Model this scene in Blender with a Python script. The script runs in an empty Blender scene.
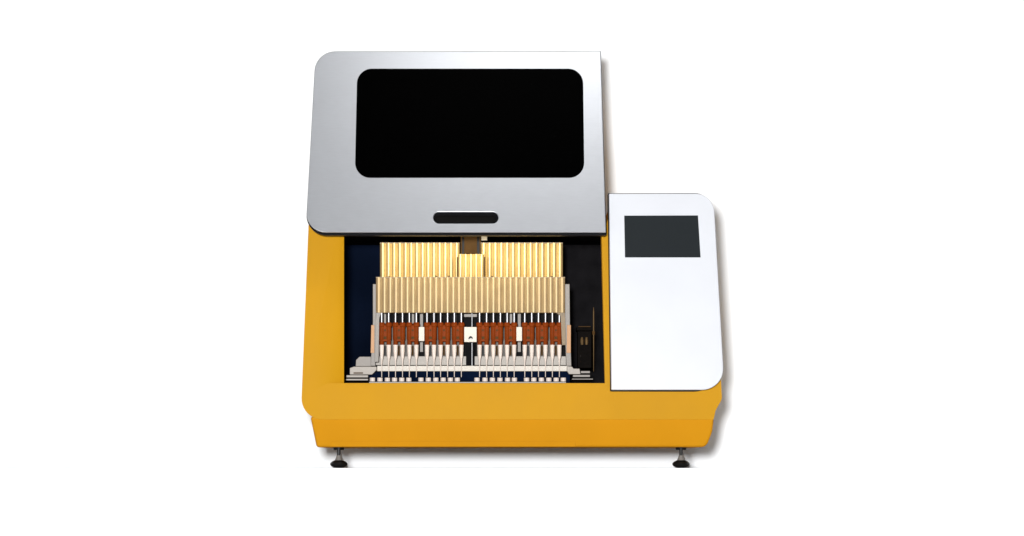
import bpy, bmesh, math, random
from mathutils import Vector
random.seed(4)
scene = bpy.context.scene
C = scene.collection

# ------------------------------------------------------------------ measures
# the machine is about 0.84 m wide; one photo pixel is 2 mm on the plane of its
# front (y = 0); the camera stands 6 m away, a little above the table top (z = 0)
D, CZ, PX, HZ = 6.0, 0.004, 0.002, 466.0
def W(px, py, y):
    s = (D + y) / D
    return Vector(((px - 512) * PX * s, y, CZ + (HZ - py) * PX * s))

def front_y(py):            # lean of the body front
    return 0.045 * max(0.0, min(1.0, (392 - py) / 200.0))
def lid_y(py):              # lean of the lid front
    return -0.035 + 0.13 * (234 - py) / 183.0
def con_y(py):              # lean of the console front
    return front_y(py) - 0.03

# ------------------------------------------------------------------ materials
def principled(name, col, rough=0.5, metal=0.0, spec=0.5, coat=0.0, coat_rough=0.1):
    m = bpy.data.materials.new(name); m.use_nodes = True
    b = m.node_tree.nodes['Principled BSDF']
    b.inputs['Base Color'].default_value = (*col, 1)
    b.inputs['Roughness'].default_value = rough
    b.inputs['Metallic'].default_value = metal
    b.inputs['Specular IOR Level'].default_value = spec
    b.inputs['Coat Weight'].default_value = coat
    b.inputs['Coat Roughness'].default_value = coat_rough
    return m, m.node_tree, b

def textured(name, col, rough=0.5, metal=0.0, spec=0.5, vary=0.05, scale=40.0,
             bump=0.0, bscale=900.0, stretch=(1, 1, 1), rvary=0.06, **k):
    m, nt, b = principled(name, col, rough, metal, spec, **k)
    N, L = nt.nodes, nt.links
    tc = N.new('ShaderNodeTexCoord')
    mp = N.new('ShaderNodeMapping'); mp.inputs['Scale'].default_value = stretch
    L.new(tc.outputs['Object'], mp.inputs['Vector'])
    nz = N.new('ShaderNodeTexNoise'); nz.inputs['Scale'].default_value = scale
    nz.inputs['Detail'].default_value = 4
    L.new(mp.outputs['Vector'], nz.inputs['Vector'])
    rp = N.new('ShaderNodeValToRGB')
    rp.color_ramp.elements[0].position = 0.3; rp.color_ramp.elements[1].position = 0.7
    rp.color_ramp.elements[0].color = (*[c * (1 - vary) for c in col], 1)
    rp.color_ramp.elements[1].color = (*[min(1, c * (1 + vary)) for c in col], 1)
    L.new(nz.outputs['Fac'], rp.inputs['Fac']); L.new(rp.outputs['Color'], b.inputs['Base Color'])
    mr = N.new('ShaderNodeMapRange')
    mr.inputs['To Min'].default_value = max(0.02, rough - rvary)
    mr.inputs['To Max'].default_value = min(1, rough + rvary)
    L.new(nz.outputs['Fac'], mr.inputs['Value']); L.new(mr.outputs['Result'], b.inputs['Roughness'])
    if bump:
        n2 = N.new('ShaderNodeTexNoise'); n2.inputs['Scale'].default_value = bscale
        L.new(mp.outputs['Vector'], n2.inputs['Vector'])
        bp = N.new('ShaderNodeBump'); bp.inputs['Strength'].default_value = bump
        bp.inputs['Distance'].default_value = 0.001
        L.new(n2.outputs['Fac'], bp.inputs['Height']); L.new(bp.outputs['Normal'], b.inputs['Normal'])
    return m

M = {}
M['orange'] = textured('orange_enamel', (0.48, 0.234, 0.0060), 0.5, spec=0.06, vary=0.03, scale=9, bump=0.05, bscale=700)
M['orange_deep'] = textured('orange_enamel_skirt', (0.51, 0.222, 0.0055), 0.5, spec=0.06, vary=0.03, scale=9, bump=0.05, bscale=700)
M['silver'] = textured('brushed_silver', (0.60, 0.615, 0.645), 0.36, metal=0.75, vary=0.02, scale=60,
                       bump=0.03, bscale=400, stretch=(1, 1, 8))
M['white'] = textured('white_enamel', (0.545, 0.555, 0.585), 0.35, vary=0.015, scale=12, bump=0.02, bscale=700)
M['black'] = textured('black_trim', (0.004, 0.004, 0.005), 0.45, spec=0.12, vary=0.1)
M['window'] = textured('black_glass', (0.0003, 0.0003, 0.0003), 0.3, spec=0.006, vary=0.1)
M['screen'] = textured('grey_screen', (0.012, 0.015, 0.017), 0.4, spec=0.05, vary=0.03, scale=5)
M['liner'] = textured('dark_liner', (0.003, 0.0055, 0.014), 0.6, spec=0.0, vary=0.35, scale=7)
M['ceiling'] = textured('dark_ceiling', (0.009, 0.0085, 0.0095), 0.6, spec=0.0, vary=0.2)
M['ivory'] = textured('ivory_fluted', (0.60, 0.45, 0.21), 0.42, metal=0.6, spec=.1, vary=0.06, scale=30)
M['ivory_pale'] = textured('ivory_fluted_pale', (0.42, 0.315, 0.175), 0.48, metal=0.45, spec=.1, vary=0.08, scale=30)
M['dim_grey'] = textured('dim_alloy', (0.15, 0.138, 0.125), .5, spec=.1, vary=.25, scale=50)
M['tan'] = textured('tan_alloy', (0.27, 0.215, 0.15), .5, spec=.1, vary=.08)
M['steel'] = textured('steel_rod', (0.30, 0.30, 0.31), 0.38, metal=0.9, vary=0.05)
M['brown'] = textured('red_brown_plastic', (0.185, 0.034, 0.005), 0.4, spec=0.02, vary=0.12, scale=80)
M['column'] = textured('bronze_plate', (0.075, 0.040, 0.014), 0.6, spec=.03, vary=0.15)
M['tip'] = textured('clear_white_tip', (0.74, 0.65, 0.59), 0.4, spec=.2, vary=0.04)
M['block'] = textured('white_block', (0.66, 0.62, 0.56), 0.5, spec=.2, vary=0.02)
M['grey'] = textured('grey_alloy', (0.21, 0.195, 0.18), 0.5, metal=0.2, spec=.2, vary=0.12, scale=30)  # albedo lowered to carry the chamber's shade; foot cones share it
M['paleplate'] = textured('pale_alloy_shaded', (0.34, 0.315, 0.285), 0.5, metal=0.1, spec=.2, vary=0.06, scale=30)  # white brackets and bars greyed, chamber shade put into the colour
M['navy'] = textured('navy_rack', (0.0025, 0.006, 0.020), 0.6, spec=0, vary=0.25)
M['foot'] = textured('black_rubber', (0.005, 0.005, 0.005), 0.4, spec=.25, vary=0.2)
M['brass'] = textured('brass_rod', (0.10, 0.062, 0.026), 0.5, metal=0.3, spec=.1, vary=0.1)
M['copper_and_reflection'] = textured('copper_cable_and_reflection', (0.29, 0.16, 0.08), 0.45, metal=0.2, spec=.2, vary=0.1)  # cable colour, and the orange reflection painted on the side rails
M['paper'] = textured('white_sweep', (0.88, 0.9, 0.92), 0.9, spec=0.0, vary=0.004, scale=3)

# ------------------------------------------------------------------ helpers
def finish(name, bm, mat, parent=None, bevel=0.0, segs=2, sharp=35, bangle=30):
    bmesh.ops.remove_doubles(bm, verts=bm.verts, dist=1e-6)
    bmesh.ops.recalc_face_normals(bm, faces=bm.faces)
    me = bpy.data.meshes.new(name); bm.to_mesh(me); bm.free()
    for p in me.polygons: p.use_smooth = True
    me.set_sharp_from_angle(angle=math.radians(sharp))
    me.materials.append(M[mat] if isinstance(mat, str) else mat)
    o = bpy.data.objects.new(name, me); C.objects.link(o)
    if bevel:
        b = o.modifiers.new('bevel', 'BEVEL'); b.width = bevel; b.segments = segs
        b.limit_method = 'ANGLE'; b.angle_limit = math.radians(bangle); b.harden_normals = True
    if parent: put(o, parent)
    return o

def put(o, parent):
    # the mesh stays where it is: cancel the parent's location
    o.parent = parent
    w = Vector((0, 0, 0)); p = parent
    while p: w += p.location; p = p.parent
    o.location = o.location - w

def rounded(pts):
    """pts: (px, py, radius) -> outline with arcs"""
    out = []; n = len(pts)
    for i, (x, y, r) in enumerate(pts):
        p = Vector((x, y)); a = Vector(pts[i - 1][:2]); b = Vector(pts[(i + 1) % n][:2])
        if r <= 0: out.append((x, y)); continue
        u = (a - p).normalized(); v = (b - p).normalized()
        ang = u.angle(v); t = min(r / math.tan(ang / 2), .49 * (a - p).length, .49 * (b - p).length)
        r = t * math.tan(ang / 2)
        c = p + (u + v).normalized() * (r / math.sin(ang / 2))
        s = p + u * t - c; e = p + v * t - c
        a0 = math.atan2(s.y, s.x); d = math.atan2(e.y, e.x) - a0
        while d > math.pi: d -= 2 * math.pi
        while d < -math.pi: d += 2 * math.pi
        k = 10
        for j in range(k + 1):
            q = a0 + d * j / k; out.append((c.x + r * math.cos(q), c.y + r * math.sin(q)))
    return out

def loft(bm, rings, cap=True):
    vs = [[bm.verts.new(p) for p in r] for r in rings]
    n = len(vs[0])
    for a, b in zip(vs, vs[1:]):
        for i in range(n):
            bm.faces.new((a[i], a[(i + 1) % n], b[(i + 1) % n], b[i]))
    if cap:
        bm.faces.new(vs[0]); bm.faces.new(vs[-1][::-1])
    return bm

def slab(outline, yf, thick, back_y=None, scale_back=1.0):
    """photo outline on the leaning plane yf(py), given a real thickness along y"""
    f = [W(x, y, yf(y)) for x, y in outline]
    if back_y is None: b = [p + Vector((0, thick, 0)) for p in f]
    else: b = [Vector((p.x, back_y, p.z)) for p in f]
    return loft(bmesh.new(), [f, b])

def box(bm, x0, x1, py0, py1, y, depth):
    """front face at depth y spans the given photo extents; real box behind it"""
    a = W(x0, py1, y); b = W(x1, py0, y)
    loft(bm, [[Vector((a.x, yy, a.z)), Vector((b.x, yy, a.z)), Vector((b.x, yy, b.z)), Vector((a.x, yy, b.z))]
              for yy in (y, y + depth)])
    return bm

def lathe(bm, prof, c, n=20):
    """prof (radius, z) about the vertical axis through c"""
    rings = [[Vector((c.x + r * math.cos(2 * math.pi * k / n), c.y + r * math.sin(2 * math.pi * k / n), z))
              for k in range(n)] for r, z in prof]
    return loft(bm, rings)

def frac(px): return px * PX

def subtract(o, cut):
    m = o.modifiers.new('cut', 'BOOLEAN'); m.operation = 'DIFFERENCE'; m.object = cut; m.solver = 'EXACT'
    bpy.context.view_layer.update()
    dg = bpy.context.evaluated_depsgraph_get()
    me = bpy.data.meshes.new_from_object(o.evaluated_get(dg))
    o.modifiers.clear(); o.data = me
    cm = cut.data; bpy.data.objects.remove(cut); bpy.data.meshes.remove(cm)
    for p in me.polygons: p.use_smooth = True
    me.set_sharp_from_angle(angle=math.radians(35))

def tag(o, label=None, cat=None, group=None, kind=None):
    if label: o['label'] = label
    if cat: o['category'] = cat
    if group: o['group'] = group
    if kind: o['kind'] = kind

# ------------------------------------------------------------------ the setting
WALL_Y = 0.53
def sheet(name, pts, mat):
    bm = bmesh.new(); bm.faces.new([bm.verts.new(p) for p in pts]); return finish(name, bm, mat)
FLOOR_Z = -0.78
fl = sheet('floor', [(-9, -12, FLOOR_Z), (9, -12, FLOOR_Z), (9, WALL_Y, FLOOR_Z), (-9, WALL_Y, FLOOR_Z)], 'paper')
tag(fl, 'plain white studio floor', 'floor', kind='structure')
wl = sheet('backdrop', [(-9, WALL_Y, FLOOR_Z), (9, WALL_Y, FLOOR_Z), (9, WALL_Y, 6), (-9, WALL_Y, 6)], 'paper')
tag(wl, 'plain white backdrop close behind the machine', 'backdrop', kind='structure')
bm = bmesh.new()
loft(bm, [[Vector((x, y, z)) for x, y in ((-1.6, -.06), (1.6, -.06), (1.6, WALL_Y - .004), (-1.6, WALL_Y - .004))] for z in (FLOOR_Z + .003, 0)])
pl = finish('added_plinth', bm, 'paper', None, .001)  # added support: its front face catches the key and reads as white ground
tag(pl, 'plain white plinth added under the orange machine to give it white ground', 'plinth')

# ------------------------------------------------------------------ the machine
root = bpy.data.objects.new('laboratory_workstation', None); C.objects.link(root)
root.location = (0, 0.2, 0)
tag(root, 'orange benchtop pipetting machine with raised silver lid and white control console', 'laboratory machine')

# body: one enamelled shell with the big opening
out = rounded([(308.5, 225, 0), (300.7, 419.5, 21), (713.6, 419.5, 1), (715.6, 410.5, 10), (722, 399, 9),
               (711.5, 203, 14), (612, 200, 0), (606.5, 225, 0)])
body = finish('body', slab(out, front_y, 0, back_y=0.50), 'orange')
cutf = [(338.5, 228), (601.4, 228), (605.2, 382.6), (326, 382.6)]
cutb = [(344, 228), (600.4, 228), (604.4, 383.4), (344, 383.4)]
bm = bmesh.new()
loft(bm, [[W(x, y, front_y(y) - 0.02) for x, y in [(cutf[i][0] + (cutf[i][0] - cutb[i][0]) * 1.43, cutf[i][1]) for i in range(4)]],
          [W(x, y, front_y(y) + 0.014) for x, y in cutb],
          [W(x, y, 0.46) for x, y in [(322, 244), (622, 244), (622, 386), (322, 386)]]])
cut = finish('cutter', bm, 'orange')
subtract(body, cut)
b = body.modifiers.new('bevel', 'BEVEL'); b.width = 0.004; b.segments = 3; b.limit_method = 'ANGLE'
b.angle_limit = math.radians(50); b.harden_normals = True
put(body, root)

# upper housing behind the lid
def hous_y(py): return lid_y(py) + 0.045
ho = rounded([(322, 62, 12), (597, 60, 0), (601, 222, 0), (316, 222, 0)])
finish('upper_housing', slab(ho, hous_y, 0, back_y=0.50), 'orange', root, 0.004)

# skirt
def skirt_y(py): return 0.004 + 0.022 * (py - 417) / 30.0
so = rounded([(310.2, 416.5, 0), (316.5, 447.2, 3), (706.2, 447.2, 8), (712.6, 432, 40), (714.2, 416.5, 0)])
sk = finish('base_skirt', slab(so, skirt_y, 0, back_y=0.485), 'orange_deep', root, 0.014, 5)
finish('lower_trim', slab([(330, 441.2), (575.5, 441.2), (575.5, 446.6), (330, 446.6)], lambda p: skirt_y(p) - .0012, .01), 'orange_deep', root, 0.0006)

# dark lining of the chamber
bm = bmesh.new()
def quad(bm, *p): bm.faces.new([bm.verts.new(q) for q in p])
def thin(bm, pts, d):
    loft(bm, [pts, [p + d for p in pts]])
yb = 0.45; y0 = 0.095
za = W(0, 382, 0.03).z; zt = W(0, 228, 0.05).z - .002
xl = W(330, 0, 0.2).x; xr = W(617, 0, 0.2).x
thin(bm, [Vector((xl, yb, za)), Vector((xr, yb, za)), Vector((xr, yb, zt)), Vector((xl, yb, zt))], Vector((0, .004, 0)))
for x, s in ((xl, -1), (xr, 1)):
    thin(bm, [Vector((x, y0, za)), Vector((x, yb, za)), Vector((x, yb, zt)), Vector((x, y0, zt))], Vector((.004 * s, 0, 0)))
thin(bm, [Vector((xl, y0, za)), Vector((xr, y0, za)), Vector((xr, yb, za)), Vector((xl, yb, za))], Vector((0, 0, -.004)))
finish('chamber_lining', bm, 'liner', root)
bm = bmesh.new()
thin(bm, [Vector((-.05, yb - .006, za)), Vector((xr - .004, yb - .006, za)), Vector((xr - .004, yb - .006, zt)), Vector((-.05, yb - .006, zt))], Vector((0, .004, 0)))
finish('back_panel', bm, 'ceiling', root)
bm = bmesh.new()
thin(bm, [Vector((xl, y0, zt)), Vector((xr, y0, zt)), Vector((xr, yb, zt)), Vector((xl, yb, zt))], Vector((0, 0, -.003)))
finish('chamber_ceiling', bm, 'ceiling', root)

# lid: silver front, black frame, window, grip recess
lo = rounded([(315.6, 51.5, 21), (600.6, 51.5, 0), (605.8, 232.3, 0), (305.4, 232.3, 19)])
lid = finish('lid', slab(lo, lid_y, 0.014), 'silver')
ko = rounded([(433, 211.2, 5.8), (498.2, 211.2, 5.8), (498.2, 222.8, 5.8), (433, 222.8, 5.8)])
subtract(lid, finish('cutter', slab(ko, lambda p: lid_y(p) - .02, 0.06), 'black'))
b = lid.modifiers.new('bevel', 'BEVEL'); b.width = 0.0022; b.segments = 3; b.limit_method = 'ANGLE'
b.angle_limit = math.radians(50); b.harden_normals = True
put(lid, root)
fo = rounded([(315.5, 51.3, 21), (601, 51.3, 0), (606.6, 235.4, 2), (305.3, 235.4, 20)])
finish('lid_frame', slab(fo, lambda p: lid_y(p) + .0145, 0.028), 'black', lid, 0.001)
wo = rounded([(357.2, 68.6, 15), (583, 68.6, 15), (584.4, 177.8, 15), (354.8, 177.8, 15)])
finish('window', slab(wo, lambda p: lid_y(p) - .0012, 0.006), 'window', lid, 0.0006)
g1 = rounded([(435, 215.5, 3), (496, 215.5, 3), (496, 222, 3), (435, 222, 3)])
finish('grip', slab(g1, lambda p: lid_y(p) + .009, 0.004), textured('grip_black', (0.004, 0.0038, 0.0035), .5, spec=.05), lid, 0.001)

# console
co = rounded([(608.9, 193.6, 1), (713.4, 193.4, 19), (724.6, 389.8, 21), (611.3, 389.8, 1)])
con = finish('console', slab(co, con_y, 0.022), 'white', root, 0.0022, 3, bangle=50)
cb = rounded([(607.6, 193.2, 1), (712.6, 192.9, 19), (722, 391.6, 27), (610.2, 391.4, 1)])
finish('console_back', slab(cb, lambda p: con_y(p) + .0225, 0.018), 'black', con, 0.001)
sc = [(624.2, 215.6), (698, 215.4), (700.6, 257.4), (625, 257.4)]
finish('screen', slab(sc, lambda p: con_y(p) - .0010, 0.006), 'screen', con, 0.0005)

# levelling feet
def make_foot(px, y, z_top):
    c = W(px, 468, y); c.z = 0
    foot = finish('levelling_foot', lathe(bmesh.new(), [(.005, 0.0), (.0110, .0013), (.0160, .0042), (.0178, .0078), (.0168, .0105), (.013, .0135), (.0085, .0155), (.004, .016)], c, 28), 'foot')
    put(foot, root)
    finish('cone', lathe(bmesh.new(), [(.0078, .0157), (.0070, .018), (.0045, .0245), (.0042, .0255)], c, 20), 'grey', foot)
    finish('stem', lathe(bmesh.new(), [(.0036, .025), (.0036, z_top - .004)], c, 14), 'foot', foot)
    finish('collar', lathe(bmesh.new(), [(.011, z_top - .005), (.011, z_top + .003)], c, 24), 'black', foot)
make_foot(338.8, 0.05, 0.0435); make_foot(681, 0.05, 0.0435)
make_foot(338.8, 0.43, 0.0435); make_foot(681, 0.43, 0.0435)

# ------------------------------------------------------------------ pipetting head (parts of the machine)
def fluted(x0, x1, py0, py1, y, depth, period, amp, phase=0.0):
    """plate whose front is a row of rounded flutes"""
    bm = bmesh.new(); k = 8
    n = max(1, round((x1 - x0) / period)); st = n * k
    top, bot = [], []
    for i in range(st + 1):
        t = i / st; x = x0 + (x1 - x0) * t
        yy = y - amp * (abs(math.sin(math.pi * (t * n + phase))) ** 0.95)
        top.append(W(x, py0, y) + Vector((0, yy - y, 0))); bot.append(W(x, py1, y) + Vector((0, yy - y, 0)))
    for r in (top, bot):
        r.append(r[-1].copy()); r[-1].y = y + depth
        q = r[0].copy(); q.y = y + depth; r.append(q)
    return loft(bm, [top, bot])

TIPS = [381.5, 388.6, 395.3, 402.4, 409.5, 415.9, 427, 433.8, 440.6, 447.4, 454.5, 461,
        479.3, 486.8, 493.5, 500.2, 507.4, 513.9, 525, 531.6, 538.7, 545.3, 552.8, 559]
HY = 0.17     # depth of the head front
hd = finish('upper_cover', fluted(380, 459.6, 243, 277.6, HY + .03, .02, 5.7, .0034), 'ivory', root, sharp=70)
finish('upper_cover', fluted(480.8, 562.8, 243, 277.6, HY + .03, .02, 5.7, .0034), 'ivory', root, sharp=70)
finish('centre_cover', fluted(457.8, 484.2, 254.2, 277.8, HY + .015, .014, 5.3, .0034), 'ivory', root, sharp=70)
# main cover: fluted apron and its two cheeks
mc = finish('main_cover', fluted(376, 565, 277.4, 312.6, HY, .05, 5.8, .0029), 'ivory_pale', root, sharp=70)
bm = bmesh.new()
sh = rounded([(376, 312.6, 0), (381.5, 312.6, 0), (379.3, 318, 2), (378.6, 362, 0), (374.5, 362, 0)])
finish('cheek', slab(sh, lambda p: HY + .004, .04), 'grey', mc, .0006)
sh = rounded([(565, 312.6, 0), (556, 312.6, 0), (560.6, 316, 3), (562, 345, 0), (566, 345, 0)])
finish('cheek', slab(sh, lambda p: HY + .004, .04), 'tan', mc, .0006)
for x0, x1, y_, yy in ((380, 459.6, 243, HY + .027), (480.8, 562.8, 243, HY + .027), (376, 565, 277.4, HY - .0023)):
    finish('top_lip', box(bmesh.new(), x0, x1, y_ - .5, y_ + .45, yy, .02), 'tan', root)
for x in (457.2, 484.6):
    finish('slot', box(bmesh.new(), x - .5, x + .5, 257, 277, HY + .012, .01), 'column', root)
for x, y in ((389, 276.6), (449, 276.2), (436, 276.4), (552, 276.6), (492, 276.6)):
    finish('screw', box(bmesh.new(), x - .7, x + .7, y - .5, y + .5, HY + .022, .01), 'column', root)

# column carrying the head
cl = finish('column', box(bmesh.new(), 460.6, 481, 228, 254, HY + .05, .06), 'black', root, .0008)
finish('column_plate', box(bmesh.new(), 464.2, 477, 228, 254, HY + .046, .01), 'column', cl, .0005)
for x in (461.4, 480.2):
    finish('rail', box(bmesh.new(), x - .7, x + .7, 228, 254, HY + .047, .006), 'column', cl)
for x in (462.2, 479.2):
    finish('screw', lathe(bmesh.new(), [(.0018, W(0, 256, HY).z), (.0018, W(0, 253.4, HY).z)], W(x, 255, HY + .02), 10), 'steel', cl)
finish('sensor_block', box(bmesh.new(), 481.4, 487.2, 235.2, 240.4, HY + .04, .012), 'block', root, .0005)

# side rails
for pts, cps in (([(372.8, 284), (376, 284), (376, 324), (375.4, 366), (370.4, 366), (371.8, 345), (372.8, 322)], (370.6, 374.6)),
            ([(565, 284), (569.6, 284), (570, 324), (571.4, 366), (566.4, 366), (565.4, 345), (565, 322)], (566.4, 571))):
    r = finish('side_rail', slab(pts, lambda p: HY + .012, .03), 'grey', root, .0008)
    finish('rail_reflection', slab([(cps[0] + .6, 325), (cps[1] - .1, 325), (cps[1] - .2, 353), (cps[0], 353)], lambda p: HY + .0095, .004), 'copper_and_reflection', r, .0004)  # strip that paints an orange reflection on the rail

# back plate, rods, bars
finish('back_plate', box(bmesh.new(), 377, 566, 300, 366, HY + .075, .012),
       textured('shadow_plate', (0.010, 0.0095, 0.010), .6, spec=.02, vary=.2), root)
for x0, x1 in ((380, 419), (424.5, 463), (477, 516), (522.5, 562)):
    mp_ = finish('mount_plate', box(bmesh.new(), x0, x1, 326, 357, HY + .052, .01), 'dim_grey', root, .0006)
    for k in range(12):
        xm = (TIPS[2 * k] + TIPS[2 * k + 1]) / 2
        if x0 < xm < x1:
            finish('slot', box(bmesh.new(), xm - .9, xm + .9, 346, 355.5, HY + .050, .004), 'column' if k % 3 else 'black', mp_)
            finish('cable', box(bmesh.new(), xm + 3.0, xm + 3.9, 341, 356, HY + .046, .003), 'copper_and_reflection' if k % 2 else 'tan', mp_)
for x, w in ((421.5, 3.2), (519.3, 3.2), (385, 2.4), (413, 2.6), (455, 3), (511, 2.6)):
    finish('support_post', box(bmesh.new(), x - w / 2, x + w / 2, 306, 352, HY + .06, .008), 'grey', root, .0006)
finish('rear_bar', box(bmesh.new(), 375.5, 566, 356.2, 365.2, HY + .04, .012), 'paleplate', root, .0008)
finish('front_bar', box(bmesh.new(), 377.2, 567.5, 365.8, 371.2, HY + .022, .02), 'block', root, .0008)
# centre lead screw
finish('lead_screw', lathe(bmesh.new(), [(.0013, W(0, 366, HY).z), (.0013, W(0, 312, HY).z)], W(472, 330, HY + .027), 12), 'steel', root)
finish('guide', box(bmesh.new(), 466, 474.6, 343, 365.6, HY + .030, .006), 'ceiling', root, .0006)
finish('motor_mount', box(bmesh.new(), 464, 477, 314, 317, HY + .03, .02), 'grey', root, .0005)

# clamps with plungers and tips
TY = HY + .006
def make_clamp():
    bm = bmesh.new()
    box(bm, -5.3 + 512, 5.3 + 512, 325.2, 341.4, TY + .0042, .016)
    for s in (-1, 1):
        c = W(512 + s * 3.5, 330, TY + .008)
        zs = lambda p: W(0, p, TY).z
        lathe(bm, [(.0042, zs(346)), (.0046, zs(344)), (.0046, zs(340.5)), (.0056, zs(339)), (.0056, zs(327)), (.0070, zs(326)),
                   (.0070, zs(323.4)), (.0052, zs(322.2))], c, 16)
    cl = finish('clamp', bm, 'brown', None, .0006)
    s1 = finish('screw', box(bmesh.new(), 511.2, 512.8, 329.3, 330.9, TY + .0026, .004), 'column', None)
    s2 = finish('slot', box(bmesh.new(), 510.6, 513.4, 336.5, 339, TY + .0028, .004), 'column', None)
    s1.parent = cl; s2.parent = cl
    for s in (-1, 1):
        zs = lambda p: W(0, p, TY).z
        c = W(512 + s * 3.5, 330, TY + .008)
        p = finish('plunger', lathe(bmesh.new(), [(.0030, zs(323)), (.0030, zs(311))], c, 12), 'steel'); p.parent = cl
        t = finish('tip', lathe(bmesh.new(), [(.0007, zs(377)), (.0011, zs(364)), (.0022, zs(359.2)), (.0034, zs(357.4)), (.0044, zs(351)), (.0046, zs(346.5)),
                                              (.0050, zs(345.6)), (.0050, zs(344.8))], c, 14), 'tip'); t.parent = cl
        t['side'] = s
    return cl
proto = make_clamp()
for i in range(12):
    a, b2 = TIPS[2 * i], TIPS[2 * i + 1]; mid = (a + b2) / 2
    off = W(mid, 330, TY).x - W(512, 330, TY).x
    if i == 0: r = proto; kids = list(proto.children)
    else:
        r = proto.copy(); C.objects.link(r); kids = []
        for ch in proto_kids:
            c = ch.copy(); C.objects.link(c); c.parent = r; kids.append(c)
    if i == 0: proto_kids = kids
    r.parent = root; r.location = Vector((off, 0, 0)) - root.location
for o in list(C.objects):
    if 'side' in o: del o['side']

# white blocks between the clamps
for x0, x1, y0_, y1_ in ((418.8, 424.3, 327, 341), (464.2, 476.6, 327, 342), (516.4, 522, 327, 341)):
    sb = finish('spacer_block', box(bmesh.new(), x0, x1, y0_, y1_, TY - .004, .02), 'block', root, .0006)
    if x0 == 464.2:
        arc = [(468.3, 339), (469, 337), (470.5, 335.9), (472, 336.6), (473, 338.2), (472.2, 338.8), (471.2, 338.1), (469.8, 338.4), (469.2, 339.2)]
        finish('emblem', slab(arc, lambda p: TY - .0052, .003), 'screen', sb)

# deck brackets left and right
bl = finish('deck_bracket', slab([(349.8, 368), (354, 366.6), (376.5, 366.6), (376.5, 370), (372, 374.6), (349.8, 374.6)], lambda p: HY - .01, .06), 'paleplate', root, .0008)
finish('upper_block', slab([(356, 360), (359.5, 356.6), (371, 356.6), (371, 366.4), (355.6, 366.4)], lambda p: HY + .01, .05), 'grey', bl, .0008)
finish('slot', box(bmesh.new(), 353.5, 363, 372.4, 373.6, HY - .0115, .004), 'column', bl)
for y0_, y1_ in ((375.2, 377.4), (378.8, 380.4)):
    finish('slat', box(bmesh.new(), 346.4 if y0_ < 377 else 346, 368, y0_, y1_, HY - .02, .1), 'paleplate', bl, .0005)
br = finish('deck_bracket', slab([(567, 366), (572, 366.6), (573.6, 368.6), (579.6, 368.6), (580.5, 374.2), (569, 374.2), (567, 371)], lambda p: HY - .01, .06), 'paleplate', root, .0008)
for y0_, y1_, a, c in ((371, 373.2, 580.8, 590), (374.8, 377, 573, 590), (378.6, 379.6, 572, 593)):
    finish('slat', box(bmesh.new(), a, c, y0_, y1_, HY - .02, .1), 'grey', br, .0005)

# dark drive unit with its slender rod on the right
dk = textured('drive_black', (0.004, 0.003, 0.0025), .6, spec=.02, vary=.4, scale=60)
dr = finish('drive_unit', box(bmesh.new(), 577.5, 591.5, 331, 368, HY + .04, .06), dk, root, .001)
finish('cap', box(bmesh.new(), 576.5, 592, 327, 330.6, HY + .036, .07), dk, dr, .0008)
finish('band', box(bmesh.new(), 578.5, 590.5, 326.2, 326.9, HY + .04, .05), 'column', dr)
for x in (582, 586.5):
    finish('terminal', lathe(bmesh.new(), [(.003, W(0, 344, HY).z), (.0038, W(0, 340, HY).z), (.002, W(0, 336.5, HY).z)], W(x, 340, HY + .034), 12), 'brass', dr)
for k in range(4):
    finish('rib', box(bmesh.new(), 580, 589, 347 + k * 5, 349 + k * 5, HY + .036, .01), dk, dr)
rd = finish('probe_rod', lathe(bmesh.new(), [(.0006, W(0, 371, HY).z), (.0014, W(0, 330, HY).z), (.0014, W(0, 312, HY).z), (.0005, W(0, 306.5, HY).z)], W(593.6, 330, HY + .03), 10), 'brass', root)
finish('hub', lathe(bmesh.new(), [(.003, W(0, 334, HY).z), (.003, W(0, 330.5, HY).z)], W(593.6, 330, HY + .03), 12), 'column', rd)
# door latch at the top left of the opening
la = finish('latch', box(bmesh.new(), 338.6, 343, 234, 241, front_y(238) + .012, .012), 'steel', root, .0008)

# ------------------------------------------------------------------ tube rack and tubes (lift out of the machine)
RY = HY - .03
rack = finish('tube_rack', box(bmesh.new(), 369, 570, 381.4, 392, RY, .06), 'navy', None, .001)
finish('front_lip', box(bmesh.new(), 369, 566, 381.9, 384, RY - .005, .004), 'paleplate', rack, .0004)
back = finish('rear_ledge', box(bmesh.new(), 369, 570, 371.6, 381.4, RY + .052, .008), 'navy', rack, .0008)
tag(rack, 'dark blue rack across the deck holding the row of white tubes', 'tube rack')
tx = [372.4, 379.9, 387.4, 394.5, 401.7, 408.8, 420.9, 428.3, 435.8, 443.2, 450.4, 457.3,
      477, 485, 492.4, 499.9, 507.6, 514.4, 526.6, 533.8, 541.4, 548.8, 556.2, 563.3]
def make_tube():
    zs = lambda p: W(0, p, RY).z
    c = Vector((0, RY + .02, 0))
    t = finish('sample_tube', lathe(bmesh.new(), [(.0030, zs(390)), (.0042, zs(387)), (.0046, zs(381.8)), (.0056, zs(381.4)), (.0056, zs(377.5)),
                                              (.0042, zs(377.4)), (.0040, zs(378.2))], c, 18), 'tip', None, .0003)
    return t
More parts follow.
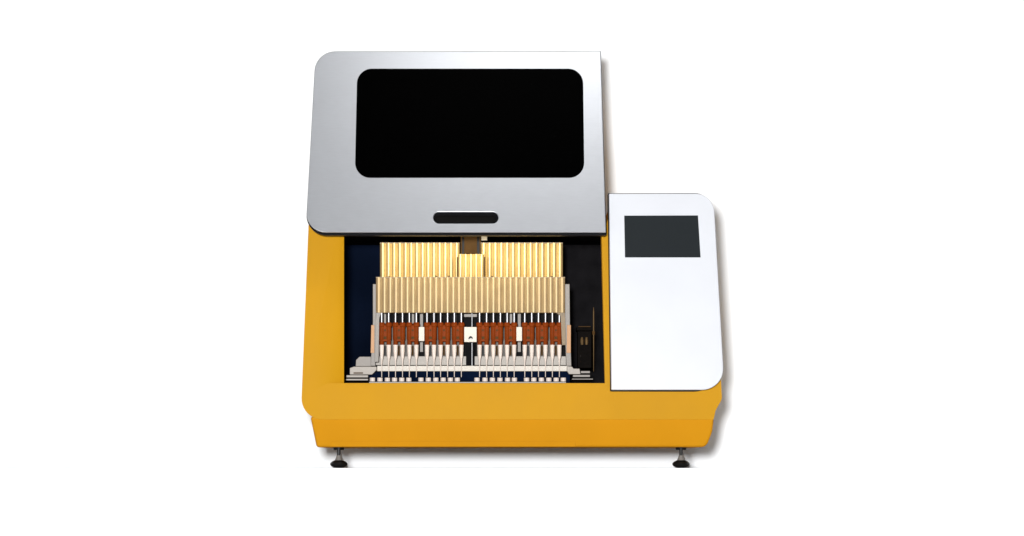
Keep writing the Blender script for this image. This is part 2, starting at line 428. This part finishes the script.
names = ['first', 'second', 'third', 'fourth', 'fifth', 'sixth', 'seventh', 'eighth', 'ninth', 'tenth', 'eleventh', 'twelfth']
tube = make_tube()
for i, x in enumerate(tx):
    o = tube if i == 0 else tube.copy()
    if i: C.objects.link(o)
    o.location = (W(x, 380, RY + .02).x, 0, 0)
    if i < 12: lab = 'white tube mouth in the rack, %s from the left end of the row' % names[i]
    else: lab = 'white tube mouth in the rack, %s from the right end of the row' % names[23 - i]
    tag(o, lab, 'tube', 'white tubes in a row in front of the tips')

# ------------------------------------------------------------------ light
w = bpy.data.worlds.new('World'); scene.world = w; w.use_nodes = True
w.node_tree.nodes['Background'].inputs[0].default_value = (0.96, 0.98, 1.0, 1)
w.node_tree.nodes['Background'].inputs[1].default_value = 0.03
def area(name, loc, target, size, power, col=(1, 1, 1), shape='DISK', size_y=None, spread=180):
    l = bpy.data.lights.new(name, 'AREA'); l.shape = shape; l.size = size; l.energy = power; l.color = col
    if size_y: l.size_y = size_y
    l.spread = math.radians(spread)
    o = bpy.data.objects.new(name, l); C.objects.link(o); o.location = loc
    o.rotation_euler = (Vector(target) - Vector(loc)).to_track_quat('-Z', 'Y').to_euler()
    return o
area('key_lamp', (-0.20, -6.0, 0.26), (0, 0.2, 0.4), 0.30, 420)
area('overhead_lamp', (0.36, -0.68, 1.95), (0.14, 0.05, 0.68), 1.35, 2.5, shape='RECTANGLE', size_y=0.5, spread=90)
area('chamber_lamp', (-0.08, 0.075, 0.455), (-0.08, 0.2, 0.36), 0.34, 0.30, (1.0, 0.82, 0.48), 'RECTANGLE', 0.02)

# ------------------------------------------------------------------ camera
cam = bpy.data.cameras.new('camera'); co_ = bpy.data.objects.new('camera', cam); C.objects.link(co_)
co_.location = (0, -D, CZ); co_.rotation_euler = (math.radians(90), 0, 0)
cam.sensor_width = 36; cam.lens = 36 * D / (1024 * PX)
cam.shift_y = (HZ - 268) / 1024.0
cam.clip_end = 100
scene.camera = co_
scene.view_settings.view_transform = 'Standard'; scene.view_settings.look = 'None'
scene.view_settings.exposure = 0; scene.view_settings.gamma = 1
